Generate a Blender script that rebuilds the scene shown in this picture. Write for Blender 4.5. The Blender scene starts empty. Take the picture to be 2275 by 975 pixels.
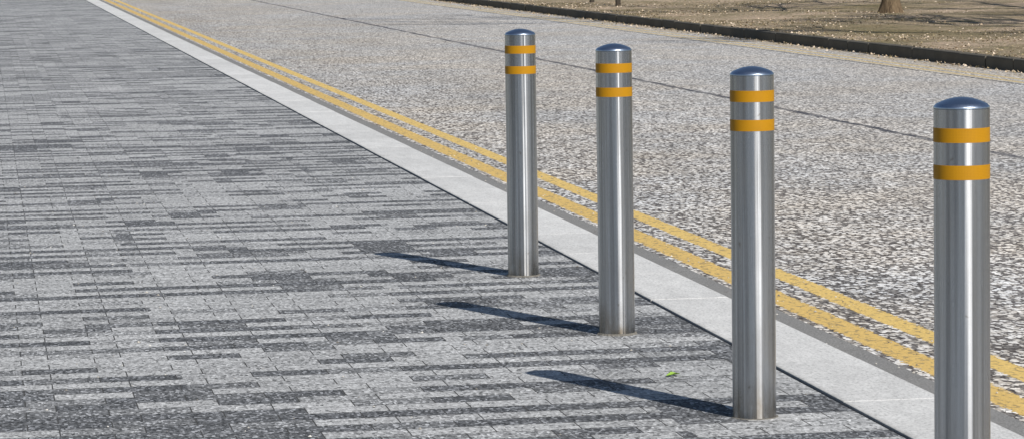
import bpy, bmesh, math, random
import numpy as np
from mathutils import Vector, Matrix
random.seed(7); rng=np.random.default_rng(7)
sc=bpy.context.scene
COL=bpy.context.collection
# ------------------------------------------------------------------ camera
f,p,r,h,yaw,xc=7118.67,0.08807,-0.01534,1.37269,0.16259,-2.45162
F=Vector((math.sin(yaw)*math.cos(p),math.cos(yaw)*math.cos(p),-math.sin(p)))
R0=Vector((math.cos(yaw),-math.sin(yaw),0)); U0=R0.cross(F)
Rr=math.cos(r)*R0+math.sin(r)*U0; U=-math.sin(r)*R0+math.cos(r)*U0
cd=bpy.data.cameras.new("camera"); cam=bpy.data.objects.new("camera",cd); COL.objects.link(cam)
cam.matrix_world=Matrix(((Rr.x,U.x,-F.x,xc),(Rr.y,U.y,-F.y,0),(Rr.z,U.z,-F.z,h),(0,0,0,1)))
cd.sensor_width=36; cd.lens=f/2275*36; cd.clip_start=.1; cd.clip_end=3000
sc.camera=cam
# ------------------------------------------------------------------ light
sv=Vector((-.43,1.10,-1.0)).normalized()
sd=bpy.data.lights.new("sun",'SUN'); sun=bpy.data.objects.new("sun",sd); COL.objects.link(sun)
sd.energy=5.0; sd.angle=math.radians(.5); sd.color=(1,.96,.90)
sun.rotation_euler=sv.to_track_quat('-Z','Y').to_euler(); sun.location=(3,-8,12)
el=math.asin(-sv.z); az=math.atan2(-sv.x,-sv.y)
w=bpy.data.worlds.new("World"); sc.world=w; w.use_nodes=True
nt=w.node_tree; bg=nt.nodes['Background']; sky=nt.nodes.new('ShaderNodeTexSky')
sky.sky_type='NISHITA'; sky.sun_disc=False; sky.sun_elevation=el; sky.sun_rotation=az
sky.air_density=1.0; sky.dust_density=.4; sky.ozone_density=1.5
nt.links.new(sky.outputs[0],bg.inputs[0]); bg.inputs[1].default_value=.07
sc.view_settings.view_transform='Standard'; sc.view_settings.look='None'; sc.view_settings.exposure=0
# ------------------------------------------------------------------ node helpers
class M:
    def __init__(s,name,rough=.8,metal=0,spec=.3):
        s.m=bpy.data.materials.new(name); s.m.use_nodes=True; s.t=s.m.node_tree; s.b=s.t.nodes['Principled BSDF']
        s.b.inputs['Roughness'].default_value=rough; s.b.inputs['Metallic'].default_value=metal
        s.b.inputs['Specular IOR Level'].default_value=spec
        s.tc=s.t.nodes.new('ShaderNodeTexCoord').outputs['Object']
    def n(s,t): return s.t.nodes.new(t)
    def L(s,a,b): s.t.links.new(a,b)
    def put(s,sock,v):
        if isinstance(v,bpy.types.NodeSocket): s.L(v,sock)
        else: sock.default_value=v
    def math(s,op,a,b=0,c=None,clamp=False):
        n=s.n('ShaderNodeMath'); n.operation=op; n.use_clamp=clamp
        s.put(n.inputs[0],a); s.put(n.inputs[1],b)
        if c is not None: s.put(n.inputs[2],c)
        return n.outputs[0]
    def scale(s,v,sx,sy,sz):
        n=s.n('ShaderNodeVectorMath'); n.operation='MULTIPLY'; s.put(n.inputs[0],v); n.inputs[1].default_value=(sx,sy,sz); return n.outputs[0]
    def noise(s,scale,detail=3,rough=.5,vec=None,dist=0):
        n=s.n('ShaderNodeTexNoise'); s.L(vec or s.tc,n.inputs['Vector'])
        n.inputs['Scale'].default_value=scale; n.inputs['Detail'].default_value=detail; n.inputs['Roughness'].default_value=rough; n.inputs['Distortion'].default_value=dist
        return n.outputs[0]
    def vor(s,scale,feature='F1',vec=None,rand=1):
        n=s.n('ShaderNodeTexVoronoi'); n.feature=feature; s.L(vec or s.tc,n.inputs['Vector']); n.inputs['Scale'].default_value=scale; n.inputs['Randomness'].default_value=rand
        return n
    def ramp(s,fac,stops,interp='LINEAR'):
        n=s.n('ShaderNodeValToRGB'); s.L(fac,n.inputs[0]); e=n.color_ramp; e.interpolation=interp
        while len(e.elements)<len(stops): e.elements.new(.5)
        for i,(pos,c) in enumerate(stops):
            e.elements[i].position=pos
            e.elements[i].color=(c,c,c,1) if not isinstance(c,tuple) else (*c,1)
        return n.outputs[0]
    def mix(s,fac,a,b,mode='MIX'):
        n=s.n('ShaderNodeMix'); n.data_type='RGBA'; n.blend_type=mode
        s.put(n.inputs[0],fac)
        for k,v in ((6,a),(7,b)):
            if isinstance(v,tuple): n.inputs[k].default_value=(*v,1)
            else: s.L(v,n.inputs[k])
        return n.outputs[2]
    def sep(s,v=None):
        n=s.n('ShaderNodeSeparateXYZ'); s.L(v or s.tc,n.inputs[0]); return n.outputs
    def bump(s,hgt,dist,strength=1,prev=None):
        n=s.n('ShaderNodeBump'); s.L(hgt,n.inputs['Height']); n.inputs['Distance'].default_value=dist; n.inputs['Strength'].default_value=strength
        if prev is not None: s.L(prev,n.inputs['Normal'])
        return n.outputs[0]
    def col(s,c):
        if isinstance(c,tuple): s.b.inputs['Base Color'].default_value=(*c,1)
        else: s.L(c,s.b.inputs['Base Color'])
    def nor(s,n): s.L(n,s.b.inputs['Normal'])

def asphalt(m):
    """chipped surface dressing: pale stone chips in dark binder; returns colour, height"""
    jig=m.n('ShaderNodeVectorMath'); jig.operation='ADD'; m.L(m.scale(m.tc,1,.5,1),jig.inputs[0])
    nz=m.n('ShaderNodeTexNoise'); m.L(m.scale(m.tc,1,.5,1),nz.inputs['Vector']); nz.inputs['Scale'].default_value=90; nz.inputs['Detail'].default_value=1
    m.L(m.scale(nz.outputs['Color'],.016,.016,0),jig.inputs[1])
    v=m.vor(52,vec=jig.outputs[0]); cr=m.sep(v.outputs['Color'])
    v2=m.vor(110,vec=m.scale(m.tc,1,.5,1)); cr2=m.sep(v2.outputs['Color'])
    chip=m.ramp(cr[0],[(0,(.04,.034,.032)),(.28,(.10,.082,.074)),(.34,(.42,.385,.335)),(.5,(.66,.625,.57)),(.8,(.82,.80,.76)),(1,(.93,.92,.89))])
    chip2=m.ramp(cr2[0],[(0,(.05,.042,.038)),(.34,(.13,.11,.098)),(.46,(.54,.515,.47)),(1,(.84,.825,.79))])
    gap=m.ramp(v.outputs['Distance'],[(0,1.),(.52,1.),(.64,.0)])
    c=m.mix(gap,(.045,.037,.034),chip)
    c=m.mix(.22,c,chip2)
    big=m.noise(.45,4,.55)
    st=m.scale(m.tc,1.1,.12,1); trk=m.noise(1.0,3,.5,vec=st)
    tint=m.mix(m.ramp(big,[(.38,0.),(.62,1.)]),(1.03,.975,.90),(.985,1.0,1.02))
    c=m.mix(1,c,tint,'MULTIPLY')
    c=m.mix(1,c,m.ramp(trk,[(.3,.9),(.7,1.1)]),'MULTIPLY')
    mid=m.noise(5,3,.6,vec=m.scale(m.tc,1,.6,1)); c=m.mix(1,c,m.ramp(mid,[(.3,.9),(.7,1.08)]),'MULTIPLY')
    x=m.sep()[0]; lane=m.ramp(m.math('MULTIPLY',x,.125),[(.20,0.),(.5,.22),(.9,.5)])
    c=m.mix(lane,c,m.mix(.5,c,(.48,.478,.475)))
    c=m.mix(1,c,(1.08,1.085,1.10),'MULTIPLY')
    hgt=m.math('ADD',m.math('MULTIPLY',gap,.6),m.math('MULTIPLY',cr[1],.4))
    return c,hgt
# ---- road
road=M("road_chippings",.85)
c,hg=asphalt(road); xyz=road.sep()
wn=road.noise(1.3,4,.7); wn2=road.noise(9,3,.7)
off=road.math('ADD',road.math('MULTIPLY',road.math('SUBTRACT',wn,.5),.16),road.math('MULTIPLY',road.math('SUBTRACT',wn2,.5),.05))
dx=road.math('ABSOLUTE',road.math('SUBTRACT',road.math('ADD',xyz[0],off),4.12))
seam=road.ramp(road.math('MULTIPLY',dx,10),[(0,1.),(.28,.9),(.5,0.)])
seam=road.math('MULTIPLY',seam,road.ramp(road.noise(4,3,.6),[(.3,.5),(.6,1.)]))
c=road.mix(seam,c,(.06,.06,.072)); 
gx=road.math('SUBTRACT',xyz[0],7.35)
dust=road.math('MULTIPLY',road.ramp(gx,[(0,0.),(.45,.9)]),road.ramp(road.noise(2.2,4,.7,vec=road.scale(road.tc,2,.35,1)),[(.4,0.),(.6,1.)]))
c=road.mix(dust,c,(.44,.37,.27))
road.col(c); road.nor(road.bump(hg,.005,.6))
# ---- yellow paint (worn, sits on the chippings)
def paint(name,colr,x0,x1,wear):
    m=M(name,.7); c,hg=asphalt(m); xyz=m.sep()
    e=m.noise(22,3,.7); e2=m.noise(70,2,.7)
    mid=(x0+x1)/2; hw=(x1-x0)/2
    d=m.math('ABSOLUTE',m.math('SUBTRACT',xyz[0],mid))
    d=m.math('ADD',d,m.math('ADD',m.math('MULTIPLY',m.math('SUBTRACT',e,.5),.05),m.math('MULTIPLY',m.math('SUBTRACT',e2,.5),.05)))
    mask=m.math('LESS_THAN',d,hw)
    v=m.vor(55,vec=m.scale(m.tc,1,.5,1)); dd=m.math('ADD',v.outputs['Distance'],m.math('MULTIPLY',m.noise(14,3,.6),.5))
    pit=m.math('MULTIPLY',m.math('GREATER_THAN',dd,wear),.7)
    yc=m.mix(m.noise(9,4,.65),tuple(k*.88 for k in colr),tuple(min(1,k*1.1) for k in colr))
    yc=m.mix(.6,yc,m.ramp(m.noise(90,3,.7),[(.3,.76),(.7,1.18)]),'MULTIPLY')
    pc=m.mix(pit,yc,(.28,.21,.11))
    m.col(m.mix(mask,c,pc)); m.nor(m.bump(hg,.003,.6)); return m.m
# ---- gutter
gut=M("gutter_tarmac",.9)
g=gut.noise(150,3,.75,vec=gut.scale(gut.tc,1,.5,1)); gc=gut.mix(gut.noise(3,4,.6),(.18,.178,.173),(.27,.265,.255))
gc=gut.mix(.9,gc,gut.ramp(g,[(.3,.5),(.7,1.45)]),'MULTIPLY')
gc=gut.mix(gut.ramp(gut.noise(11,5,.75),[(.58,0.),(.68,.6)]),gc,(.12,.11,.10))
gut.col(gc); gut.nor(gut.bump(g,.002,.7))
# ---- kerb
ker=M("kerb_granite",.8)
k1=ker.noise(110,4,.85,vec=ker.scale(ker.tc,1,.5,1)); k2=ker.noise(1.4,5,.6); info=ker.n('ShaderNodeNewGeometry').outputs['Random Per Island']
kc=ker.mix(k2,(.56,.555,.54),(.72,.715,.695)); kc=ker.mix(1,kc,ker.ramp(k1,[(.30,.45),(.45,.92),(.55,1.05),(.70,1.22)]),'MULTIPLY')
kc=ker.mix(1,kc,ker.ramp(info,[(0,.93),(1,1.05)]),'MULTIPLY')
kc=ker.mix(1,kc,ker.ramp(ker.noise(12,5,.7,vec=ker.scale(ker.tc,1,.3,1)),[(.3,.87),(.7,1.06)]),'MULTIPLY')
sp=ker.noise(7,5,.75); kc=ker.mix(ker.ramp(sp,[(.62,0.),(.74,.5)]),kc,(.24,.23,.20))
xk=ker.sep()[0]; dirt=ker.ramp(ker.math('ADD',xk,ker.math('MULTIPLY',ker.noise(6,4,.7),.05)),[(0.015,.55),(.05,0.)])
kc=ker.mix(dirt,kc,(.18,.17,.15))
ker.col(kc); ker.nor(ker.bump(k1,.0015,.6))
# ---- paving
pv=M("paving_blocks",.85)
def brick(m,bw,rh,mort,off,seedshift):
    n=m.n('ShaderNodeTexBrick'); 
    mp=m.n('ShaderNodeVectorMath'); mp.operation='ADD'; m.L(m.tc,mp.inputs[0]); mp.inputs[1].default_value=seedshift
    m.L(mp.outputs[0],n.inputs['Vector']); n.offset=off; n.inputs['Scale'].default_value=1
    n.inputs['Color1'].default_value=(0,0,0,1); n.inputs['Color2'].default_value=(1,1,1,1); n.inputs['Mortar'].default_value=(.5,.5,.5,1)
    n.inputs['Brick Width'].default_value=bw; n.inputs['Row Height'].default_value=rh; n.inputs['Mortar Size'].default_value=mort; n.inputs['Mortar Smooth'].default_value=.2
    return n
b=brick(pv,.24,.12,.0022,.37,(.11,.03,0))
row=brick(pv,1.0,.12,.0,.31,(.55,.03,0))     # laid in mixed runs: neighbours in a course tend to match
selv=pv.math('ADD',pv.math('MULTIPLY',b.outputs['Color'],.5),pv.math('MULTIPLY',row.outputs['Color'],.5))
# courses alternate loosely between the two mixes
yrow=pv.math('FLOOR',pv.math('DIVIDE',pv.math('ADD',pv.sep()[1],.03),.12))
alt=pv.math('SUBTRACT',pv.math('MODULO',yrow,2),.5)
selv=pv.math('ADD',selv,pv.math('MULTIPLY',alt,.22))
dark=pv.mix(pv.noise(2,2),(.088,.091,.097),(.135,.138,.143)); lite=pv.mix(pv.noise(3,2),(.38,.382,.38),(.48,.482,.478))
sel=pv.ramp(selv,[(.0,0.),(.30,.05),(.40,.25),(.48,.75),(.62,.95),(1,1.)])
pc=pv.mix(sel,dark,lite)
pvs=pv.scale(pv.tc,1,.5,1)
ag=pv.vor(120,vec=pvs); agc=pv.sep(ag.outputs['Color'])
gr=pv.noise(80,4,.85,vec=pvs)
spk=pv.ramp(agc[0],[(0,.25),(.3,.7),(.7,1.1),(.85,2.0),(1,3.4)])
spl=pv.ramp(agc[0],[(0,.30),(.2,.8),(.7,1.08),(1,1.3)])
pc=pv.mix(1,pc,pv.mix(sel,spk,spl),'MULTIPLY')
pc=pv.mix(1,pc,pv.ramp(gr,[(.3,.5),(.7,1.5)]),'MULTIPLY')
pc=pv.mix(1,pc,pv.ramp(pv.noise(.9,4,.6),[(.3,.88),(.7,1.08)]),'MULTIPLY')
pc=pv.mix(b.outputs['Fac'],pc,(.06,.058,.055))
pv.col(pc); hh=pv.math('ADD',pv.math('MULTIPLY',pv.math('SUBTRACT',1,b.outputs['Fac']),1.),pv.math('MULTIPLY',gr,.35))
pv.nor(pv.bump(hh,.003,.7))
# ---- verge / ground
def vergemat(name):
    m=M(name,.95,spec=.1)
    a=m.noise(.35,5,.7); b_=m.noise(1.4,6,.75); c_=m.noise(18,5,.8,vec=m.scale(m.tc,1,.5,1))
    c=m.ramp(a,[(.36,(.25,.20,.11)),(.5,(.46,.36,.255)),(.64,(.60,.46,.34))])
    c=m.mix(m.ramp(b_,[(.46,0.),(.60,.8)]),c,(.17,.155,.075))  # green-dark patches, with mottled shadow painted into the colour as well
    c=m.mix(1,c,m.ramp(c_,[(.3,.3),(.5,1.),(.7,1.5)]),'MULTIPLY')
    m.col(c); m.nor(m.bump(c_,.05,1)); return m.m
verge_m=vergemat("dry_grass_and_leaves"); ground_m=vergemat("bare_ground")
joint=M("joint_soil",.95); joint.col(joint.mix(joint.noise(30,3),(.03,.027,.02),(.07,.055,.035)))
fk=M("far_kerb_stone",.9)
q1=fk.noise(20,4,.7); fk.col(fk.mix(fk.noise(1.6,4,.6),(.05,.045,.035),(.14,.125,.10))); fk.nor(fk.bump(q1,.006,.7))
# ---- steel
def steel(name,rough,colr,aniso=.75,cap=False):
    m=M(name,rough,1.0,.5)
    st=m.scale(m.tc,1,1,.008) ; br=m.noise(260,3,.7,vec=st); wav=m.noise(34,2,.5,vec=st)
    band=m.noise(55,2,.6,vec=st)
    sm=m.noise(6,4,.6)
    rr=m.ramp(m.math('ADD',m.math('MULTIPLY',br,.5),m.math('MULTIPLY',sm,.5)),[(.3,rough*.88),(.7,rough*1.15)])
    m.L(rr,m.b.inputs['Roughness'])
    c=m.mix(m.ramp(br,[(.35,0.),(.65,1.)]),tuple(k*.90 for k in colr),tuple(k*1.07 for k in colr))
    if not cap:
        c=m.mix(1,c,m.ramp(band,[(.38,.70),(.60,1.15)]),'MULTIPLY')  # dark and bright reflection streaks painted into the shaft colour
        z=m.sep()[2]
        grime=m.math('MULTIPLY',m.ramp(z,[(0,1.),(.03,.75),(.12,.2),(.35,0.)]),m.ramp(m.noise(18,4,.7,vec=m.scale(m.tc,1,1,.5)),[(.35,.25),(.65,1.)]))
        c=m.mix(grime,c,(.20,.165,.12))
        spot=m.ramp(m.noise(42,2,.5),[(.72,0.),(.76,.5)]); c=m.mix(spot,c,(.20,.17,.14))
    m.col(c)
    m.b.inputs['Anisotropic'].default_value=aniso
    m.b.inputs['Anisotropic Rotation'].default_value=.25
    tg=m.n('ShaderNodeTangent'); tg.direction_type='RADIAL'; tg.axis='Z'; m.L(tg.outputs[0],m.b.inputs['Tangent'])
    if cap: m.nor(m.bump(br,.0002,.2))
    else: m.nor(m.bump(br,.0001,.25,prev=m.bump(wav,.006,.8)))
    return m.m
steel_m=steel("brushed_stainless_steel",.25,(.45,.465,.495),.9)
cap_m=steel("domed_cap_steel",.33,(.44,.52,.64),.0,True)  # blue of the reflected sky is put into the cap's colour
# ---- reflective tape
tp=M("amber_reflective_tape",.55,spec=.25)
xyz=tp.sep(); ang=tp.math('ARCTAN2',xyz[1],xyz[0])
cb=tp.n('ShaderNodeCombineXYZ'); tp.L(tp.math('MULTIPLY',ang,.0622),cb.inputs[0]); tp.L(xyz[2],cb.inputs[1])
hv=tp.vor(300,vec=cb.outputs[0],rand=.1)
hc=tp.ramp(hv.outputs['Distance'],[(0,.78),(.3,.88),(.55,1.06)])
tc_=tp.mix(tp.noise(14,3,.6),(.40,.188,.003),(.48,.23,.004)); tc_=tp.mix(.9,tc_,hc,'MULTIPLY')
scr=tp.ramp(tp.noise(30,3,.6,vec=tp.scale(tp.tc,1,1,4)),[(.70,0.),(.74,.7)]); tc_=tp.mix(scr,tc_,(.25,.13,.02))
tp.col(tc_)
mort=M("base_mortar",.95); mort.col(mort.mix(mort.noise(60,4,.7),(.07,.065,.058),(.25,.235,.205)))
bark=M("bark",.95,spec=.1); bk=bark.noise(14,5,.75,vec=bark.scale(bark.tc,1,1,.25)); bark.col(bark.ramp(bk,[(.3,(.05,.035,.022)),(.7,(.24,.175,.11))])); bark.nor(bark.bump(bk,.03,1))
postm=M("weathered_dark_timber",.9); postm.col(postm.mix(postm.noise(20,4),(.03,.025,.02),(.08,.065,.05)))
leafm=M("green_leaf",.6); leafm.col(leafm.mix(leafm.noise(60,2),(.18,.36,.04),(.34,.50,.08)))
grit=M("grit",.9); grit.col(grit.ramp(grit.n('ShaderNodeNewGeometry').outputs['Random Per Island'],[(0,(.10,.09,.08)),(.5,(.45,.42,.37)),(1,(.75,.73,.68))]))
litm=M("leaf_litter",.95,spec=.1); litm.col(litm.ramp(litm.n('ShaderNodeNewGeometry').outputs['Random Per Island'],[(0,(.12,.10,.055)),(.35,(.30,.24,.14)),(.6,(.46,.36,.25)),(1,(.70,.58,.46))]))
# ------------------------------------------------------------------ geometry helpers
def obj(name,verts,faces,mat,parent=None,smooth=False,**kw):
    me=bpy.data.meshes.new(name); me.from_pydata([tuple(v) for v in verts],[],faces); me.update()
    if smooth: me.polygons.foreach_set('use_smooth',[True]*len(me.polygons))
    me.materials.append(mat); o=bpy.data.objects.new(name,me); COL.objects.link(o)
    if parent: o.parent=parent
    for k,v in kw.items(): o[k]=v
    return o
def sheet(name,x0,x1,y0,y1,z,mat,**kw):
    return obj(name,[(x0,y0,z),(x1,y0,z),(x1,y1,z),(x0,y1,z)],[(0,1,2,3)],mat,**kw)
S=dict(kind="structure")
ZR=-.10
sheet("ground",-1200,1200,-1200,1200,-.13,ground_m,**S)
sheet("road",.25,8.25,-60,260,ZR,road.m,**S)
ya=paint("yellow_line_paint",(.72,.505,.165),.86,.965,.95)
yb=paint("yellow_line_paint_worn",(.68,.465,.15),.622,.745,.93)
sheet("road_marking",.795,1.02,-60,260,ZR+.004,ya,**S)
sheet("road_marking",.580,.795,-60,260,ZR+.004,yb,**S)
fy=paint("faded_yellow_line_paint",(.66,.54,.32),7.30,7.40,.80)
sheet("road_marking",7.24,7.45,-60,260,ZR+.004,fy,**S)
fy2=paint("faded_yellow_line_paint_outer",(.66,.54,.32),7.50,7.60,.80)
sheet("road_marking",7.45,7.66,-60,260,ZR+.004,fy2,**S)
sheet("gutter",.29,.579,-60,260,ZR+.006,gut.m,**S)
sheet("pavement",-7,-.012,-60,260,0,pv.m,**S)
sheet("joint",-.03,.03,-60,260,-.012,joint.m,**S)
def kerbmesh(name,x0,x1,zt,zb,y0,y1,L,gap,bev,mat,jit=.0015):
    bm=bmesh.new(); y=y0
    while y<y1:
        l=L; j=random.uniform(-jit,jit); jz=random.uniform(-jit,jit)*.6
        res=bmesh.ops.create_cube(bm,size=1); vs=res['verts']
        for v in vs:
            v.co.x=(x0+x1)/2+j+v.co.x*(x1-x0); v.co.y=y+l/2+v.co.y*(l-gap); v.co.z=(zt+zb)/2+jz+v.co.z*(zt-zb)
        es=set(e for v in vs for e in v.link_edges if all(q.co.z>(zt+zb)/2 for q in e.verts))
        bmesh.ops.bevel(bm,geom=list(es),offset=bev,segments=2,profile=.5,affect='EDGES')
        y+=l
    me=bpy.data.meshes.new(name); bm.to_mesh(me); bm.free(); me.materials.append(mat)
    o=bpy.data.objects.new(name,me); COL.objects.link(o); o['kind']='structure'; return o
kerbmesh("kerb",.004,.304,.002,-.14,-12,150,.914,.002,.004,ker.m)
kerbmesh("far_kerb",8.05,8.20,.03,-.14,-12,240,.914,.012,.02,fk.m,.008)
nx,ny=60,260
xs=8.2+np.linspace(0,1,nx)**1.8*90; ys=-40+np.linspace(0,1,ny)**1.3*360
X,Y=np.meshgrid(xs,ys)
Z=.022+.035*np.sin(X*.9+np.sin(Y*.35)*2)*np.clip((X-8.3)/3,0,1)+rng.normal(0,.010,X.shape)*np.clip((X-8.25)/.5,0,1)+np.clip((X-10)/60,0,1)*.3
V=np.stack([X,Y,Z],-1).reshape(-1,3)
I=np.arange(nx*ny).reshape(ny,nx)
Q=np.stack([I[:-1,:-1],I[:-1,1:],I[1:,1:],I[1:,:-1]],-1).reshape(-1,4)
obj("grass_verge",V.tolist(),Q.tolist(),verge_m,smooth=True,**S)
sheet("lawn",-90,-7.0,-60,260,-.01,ground_m,**S)
def litter(name,n,fx,fy,size,z,mat,up):
    x=fx(n);y=fy(n);s=rng.uniform(*size,n);a=rng.uniform(0,6.28,n);t=rng.uniform(0,up,n)
    if x.min()>8.1:   # leaves gather in drifts
        k=(np.sin(x*1.7+np.sin(y*.8)*1.5)+np.sin(y*.9+x*.4)+rng.normal(0,.7,n))>-.1
        x,y,s,a,t=x[k],y[k],s[k],a[k],t[k]; n=len(x)
    dxv=np.stack([np.cos(a)*s,np.sin(a)*s,np.zeros(n)],-1); w_=np.stack([-np.sin(a)*s*.5,np.cos(a)*s*.5,t*s],-1)
    zz=z+.035*np.sin(x*.9+np.sin(y*.35)*2)*np.clip((x-8.3)/3,0,1) if x.min()>8.1 else np.full(n,z)
    c0=np.stack([x,y,zz],-1)
    P=np.stack([c0-dxv*.6,c0-w_*[1,1,0],c0+dxv*.6,c0+w_],1).reshape(-1,3)
    ix=np.arange(n)*4
    return obj(name,P.tolist(),np.stack([ix,ix+1,ix+2,ix+3],-1).tolist(),mat,kind="stuff")
litter("leaf_litter",80000,lambda n:8.12+rng.uniform(0,1,n)**1.3*16,lambda n:rng.uniform(24,85,n),(.010,.035),.032,litm.m,.7)
litter("gutter_leaves",2500,lambda n:8.02-np.abs(rng.normal(0,.16,n)),lambda n:rng.uniform(22,90,n),(.015,.035),ZR+.012,litm.m,.8)
def gritmesh(name,n,x0,x1,y0,y1,z,s0,s1):
    vs=[];fs=[]
    base=[(1,0,0),(0,1,0),(-1,0,0),(0,-1,0),(0,0,1),(0,0,-.3)]
    for i in range(n):
        s=random.uniform(s0,s1)*random.random()**.8+s0*.4; x=random.uniform(x0,x1); y=random.uniform(y0,y1); o=len(vs)
        for b0 in base: vs.append((x+b0[0]*s*random.uniform(.6,1.2),y+b0[1]*s*random.uniform(.6,1.2),z+b0[2]*s*.8))
        for a,b1,c1 in ((0,1,4),(1,2,4),(2,3,4),(3,0,4),(1,0,5),(2,1,5),(3,2,5),(0,3,5)): fs.append((o+a,o+b1,o+c1))
    obj(name,vs,fs,grit.m,kind="stuff")
gritmesh("paving_grit",320,-2.4,-.02,7,20,.001,.002,.007)
gritmesh("gutter_grit",700,.31,1.2,6,22,ZR+.007,.002,.008)
# ------------------------------------------------------------------ bollards
def lathe(name,prof,mat,parent,n=96,closed_top=False,**kw):
    """rings; a ring where the profile turns by more than 30 degrees is a sharp edge"""
    vs=[];fs=[]
    for (rr,z) in prof:
        for i in range(n):
            a=2*math.pi*i/n; vs.append((rr*math.cos(a),rr*math.sin(a),z))
    for j in range(len(prof)-1):
        for i in range(n):
            k=(i+1)%n; fs.append((j*n+i,j*n+k,(j+1)*n+k,(j+1)*n+i))
    if closed_top: fs.append(tuple((len(prof)-1)*n+i for i in range(n)))
    o=obj(name,vs,fs,mat,parent=parent,smooth=True,**kw)
    sh=set()
    for j in range(1,len(prof)-1):
        a=Vector(prof[j])-Vector(prof[j-1]); b_=Vector(prof[j+1])-Vector(prof[j])
        if a.angle(b_)>math.radians(30): sh.add(j)
    for e in o.data.edges:
        a,b_=e.vertices
        if a//n==b_//n and a//n in sh: e.use_edge_sharp=True
    return o
R=.0622
root=bpy.data.objects.new("bollard",None); COL.objects.link(root); root.empty_display_size=.2
parts=[]
parts.append(lathe("shaft",[(R,-.02),(R,.25),(R,.5),(R,.75),(R,.9),(R,.9740),(R-.0010,.9746)],steel_m,root))
capp=[(R-.0010,.9748),(R+.0002,.9752),(R+.0003,.9775),(R-.0002,.9790),(R-.0013,.9806),(R-.003,.9820)]
for t in (.92,.86,.8,.7,.6,.5,.4,.3,.2,.1,.03): capp.append((R*t,.9820+.018*(1-t*t)))
parts.append(lathe("cap",capp,cap_m,root,closed_top=True))
for z0 in (.8190,.9010):
    e=.0005
    parts.append(lathe("reflective_band",[(R+.0001,z0),(R+e,z0+.0002),(R+e,z0+.016),(R+e,z0+.0318),(R+.0001,z0+.032)],tp.m,root))
def collar():
    n=64; vs=[];fs=[]
    for j,(rr,z) in enumerate([(R+.0005,.0055),(R+.003,.005),(R+.009,-.004)]):
        for i in range(n):
            a=2*math.pi*i/n; q=rr+(random.uniform(-.002,.003) if j else 0); vs.append((q*math.cos(a),q*math.sin(a),z))
    for j in range(2):
        for i in range(n):
            k=(i+1)%n; fs.append((j*n+k,j*n+i,(j+1)*n+i,(j+1)*n+k))
    return obj("mortar_collar",vs,fs,mort.m,parent=root)
parts.append(collar())
xb,y1,spc=-.31476,12.77858,1.979
labels=["brushed stainless steel bollard with two amber bands on block paving",
"brushed stainless steel bollard with domed cap and two amber bands",
"steel bollard with scratched upper amber band casting a long shadow",
"steel bollard with bluish domed cap and two amber reflective bands"]
things=[(root,parts)]
for i in range(3):
    o=root.copy(); COL.objects.link(o); ps=[]
    for q in parts:
        c2=q.copy(); COL.objects.link(c2); c2.parent=o; ps.append(c2)
    things.append((o,ps))
for i,(o,ps) in enumerate(things):
    # small installation tolerances of each post
    o.location=(xb+(.003,-.003,.002,-.001)[i],y1-i*spc,(0,.001,-.003,.0030)[i]); o.rotation_euler=(random.uniform(-.001,.001),random.uniform(-.001,.001),[0.3,2.1,-.35,5.2][i])
    o['label']=labels[i]; o['category']="bollard"; o['group']="steel bollards in a row along the kerb"
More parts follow.
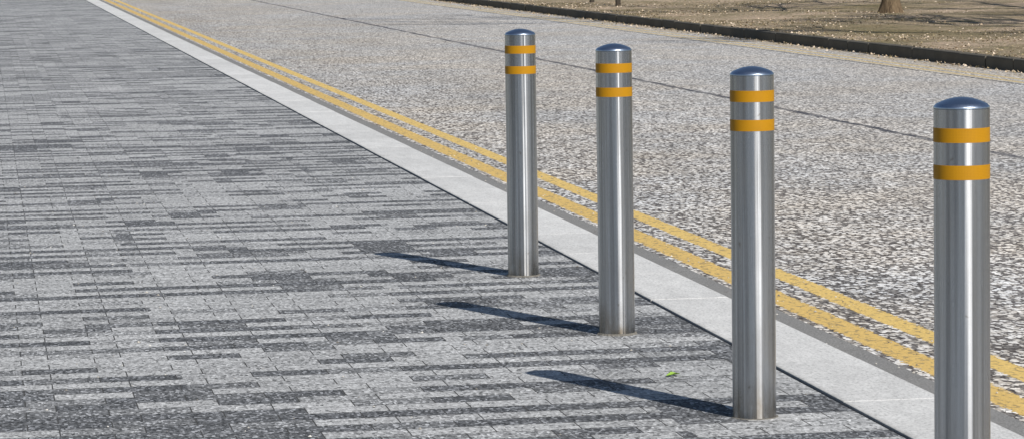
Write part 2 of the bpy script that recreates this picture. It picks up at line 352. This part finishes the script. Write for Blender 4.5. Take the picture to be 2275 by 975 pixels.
# ------------------------------------------------------------------ trees
def tree(name,loc,height,r0,seed,label,grp=None,thick=.62):
    rnd=random.Random(seed)
    e=bpy.data.objects.new(name,None); COL.objects.link(e); e.location=loc
    n=14; vs=[];fs=[]
    th=height*.32
    for j in range(13):
        t=j/12; z=-.05+t*(th+.05); rr=r0*(1-.35*t)+r0*.75*math.exp(-max(z,0)/.14)
        for i in range(n):
            a=2*math.pi*i/n; q=rr*(1+.10*math.sin(a*4+seed)*math.exp(-z/.5)+rnd.uniform(-.03,.03))
            vs.append((q*math.cos(a)+.05*math.sin(t*3),q*math.sin(a),z))
    for j in range(12):
        for i in range(n):
            k=(i+1)%n; fs.append((j*n+i,j*n+k,(j+1)*n+k,(j+1)*n+i))
    obj("trunk",vs,fs,bark.m,parent=e,smooth=True)
    V2=[];F2=[]
    def tube(a,b,ra,rb,ns):
        d=(b-a).normalized(); u=d.orthogonal().normalized(); w2=d.cross(u); o=len(V2)
        for c0,rr in ((a,ra),(b,rb)):
            for i in range(ns):
                an=2*math.pi*i/ns; V2.append(tuple(c0+(u*math.cos(an)+w2*math.sin(an))*rr))
        for i in range(ns):
            k=(i+1)%ns; F2.append((o+i,o+k,o+ns+k,o+ns+i))
    def grow(a,d,l,rad,lev):
        segs=3; 
        for s_ in range(segs):
            d=(d+Vector((rnd.uniform(-.18,.18),rnd.uniform(-.18,.18),rnd.uniform(-.05,.14)))).normalized()
            b2=a+d*l/segs; tube(a,b2,rad*(1-.18*s_),rad*(1-.18*(s_+1)),6 if lev<3 else 3)
            a=b2
            if lev<5 and s_>0 and rnd.random()<.8:
                sd_=(d+Vector((rnd.uniform(-1,1),rnd.uniform(-1,1),rnd.uniform(-.2,.6)))*.9).normalized()
                grow(a,sd_,l*rnd.uniform(.5,.75),rad*thick,lev+1)
        if lev<5:
            for _ in range(2):
                sd_=(d+Vector((rnd.uniform(-1,1),rnd.uniform(-1,1),rnd.uniform(-.2,.5)))*.55).normalized()
                grow(a,sd_,l*rnd.uniform(.6,.8),rad*thick,lev+1)
    top=Vector((.05*math.sin(3),0,th-.1))
    for k in range(5):
        an=k*1.257+rnd.uniform(-.4,.4); d=Vector((math.cos(an)*.9,math.sin(an)*.9,rnd.uniform(.4,1.0))).normalized()
        grow(top-Vector((0,0,.12*k)),d,height*.28,r0*.5,1)
    obj("crown",V2,F2,bark.m,parent=e,smooth=True)
    e['label']=label; e['category']="tree"
    if grp: e['group']=grp
G="bare trees on the grass verge"
tree("bare_tree",(12.0,50.1,.03),9,.125,3,"bare brown tree trunk flaring at its base in dry grass",G)
tree("bare_tree",(14.6,36.5,.03),9,.20,11,"unseen leafless tree added on dry grass to cast thin branch shadows",G,.68)  # out of view, added to throw branch shadows onto the verge
tree("bare_tree",(17.6,47.0,.03),9,.20,23,"unseen leafless tree added on dry grass to cast thin branch shadows",G,.68)  # second unseen tree, also added only for its shadow streaks
# ------------------------------------------------------------------ verge posts
def post(loc):
    e=.045; pr=[(e,-.1),(e,.82),(e*.85,.84),(.004,.88)]
    out=[];fs=[]
    for rr,z in pr:
        ring=[]
        for sx,sy in ((-1,-1),(1,-1),(1,1),(-1,1)):
            ring+=[(sx*.7*rr,sy*rr,z),(sx*rr,sy*.7*rr,z)]
        out+=sorted(ring,key=lambda q:math.atan2(q[1],q[0]))
    for j in range(3):
        for i in range(8):
            k=(i+1)%8; fs.append((j*8+i,j*8+k,(j+1)*8+k,(j+1)*8+i))
    fs.append(tuple(range(24,32)))
    o=obj("timber_post",out,fs,postm.m); o.location=loc
    o['label']="short dark timber post standing in the dry verge"; o['category']="post"; o['group']="timber posts along the verge"
post((9.58,60.4,.03)); post((9.55,62.9,.03))
# ------------------------------------------------------------------ fallen leaf
def leaf(loc,s,mat,lab,rot):
    ol=[(-1,0,0),(-.5,.38,.12),(.1,.5,.35),(.7,.25,.2),(1.1,0,.04),(.7,-.25,.2),(.1,-.5,.35),(-.5,-.38,.15),(0,0,.04)]
    vs=[(a*s,b*s,c*s) for a,b,c in ol]; fs=[(8,i,(i+1)%8) for i in range(8)]
    o=obj("fallen_leaf",vs,fs,mat); o.location=loc; o.rotation_euler=(0,0,rot); o['label']=lab; o['category']="leaf"
leaf((-.36,9.70,.004),.027,leafm.m,"small green fallen leaf lying on grey block paving",.4)
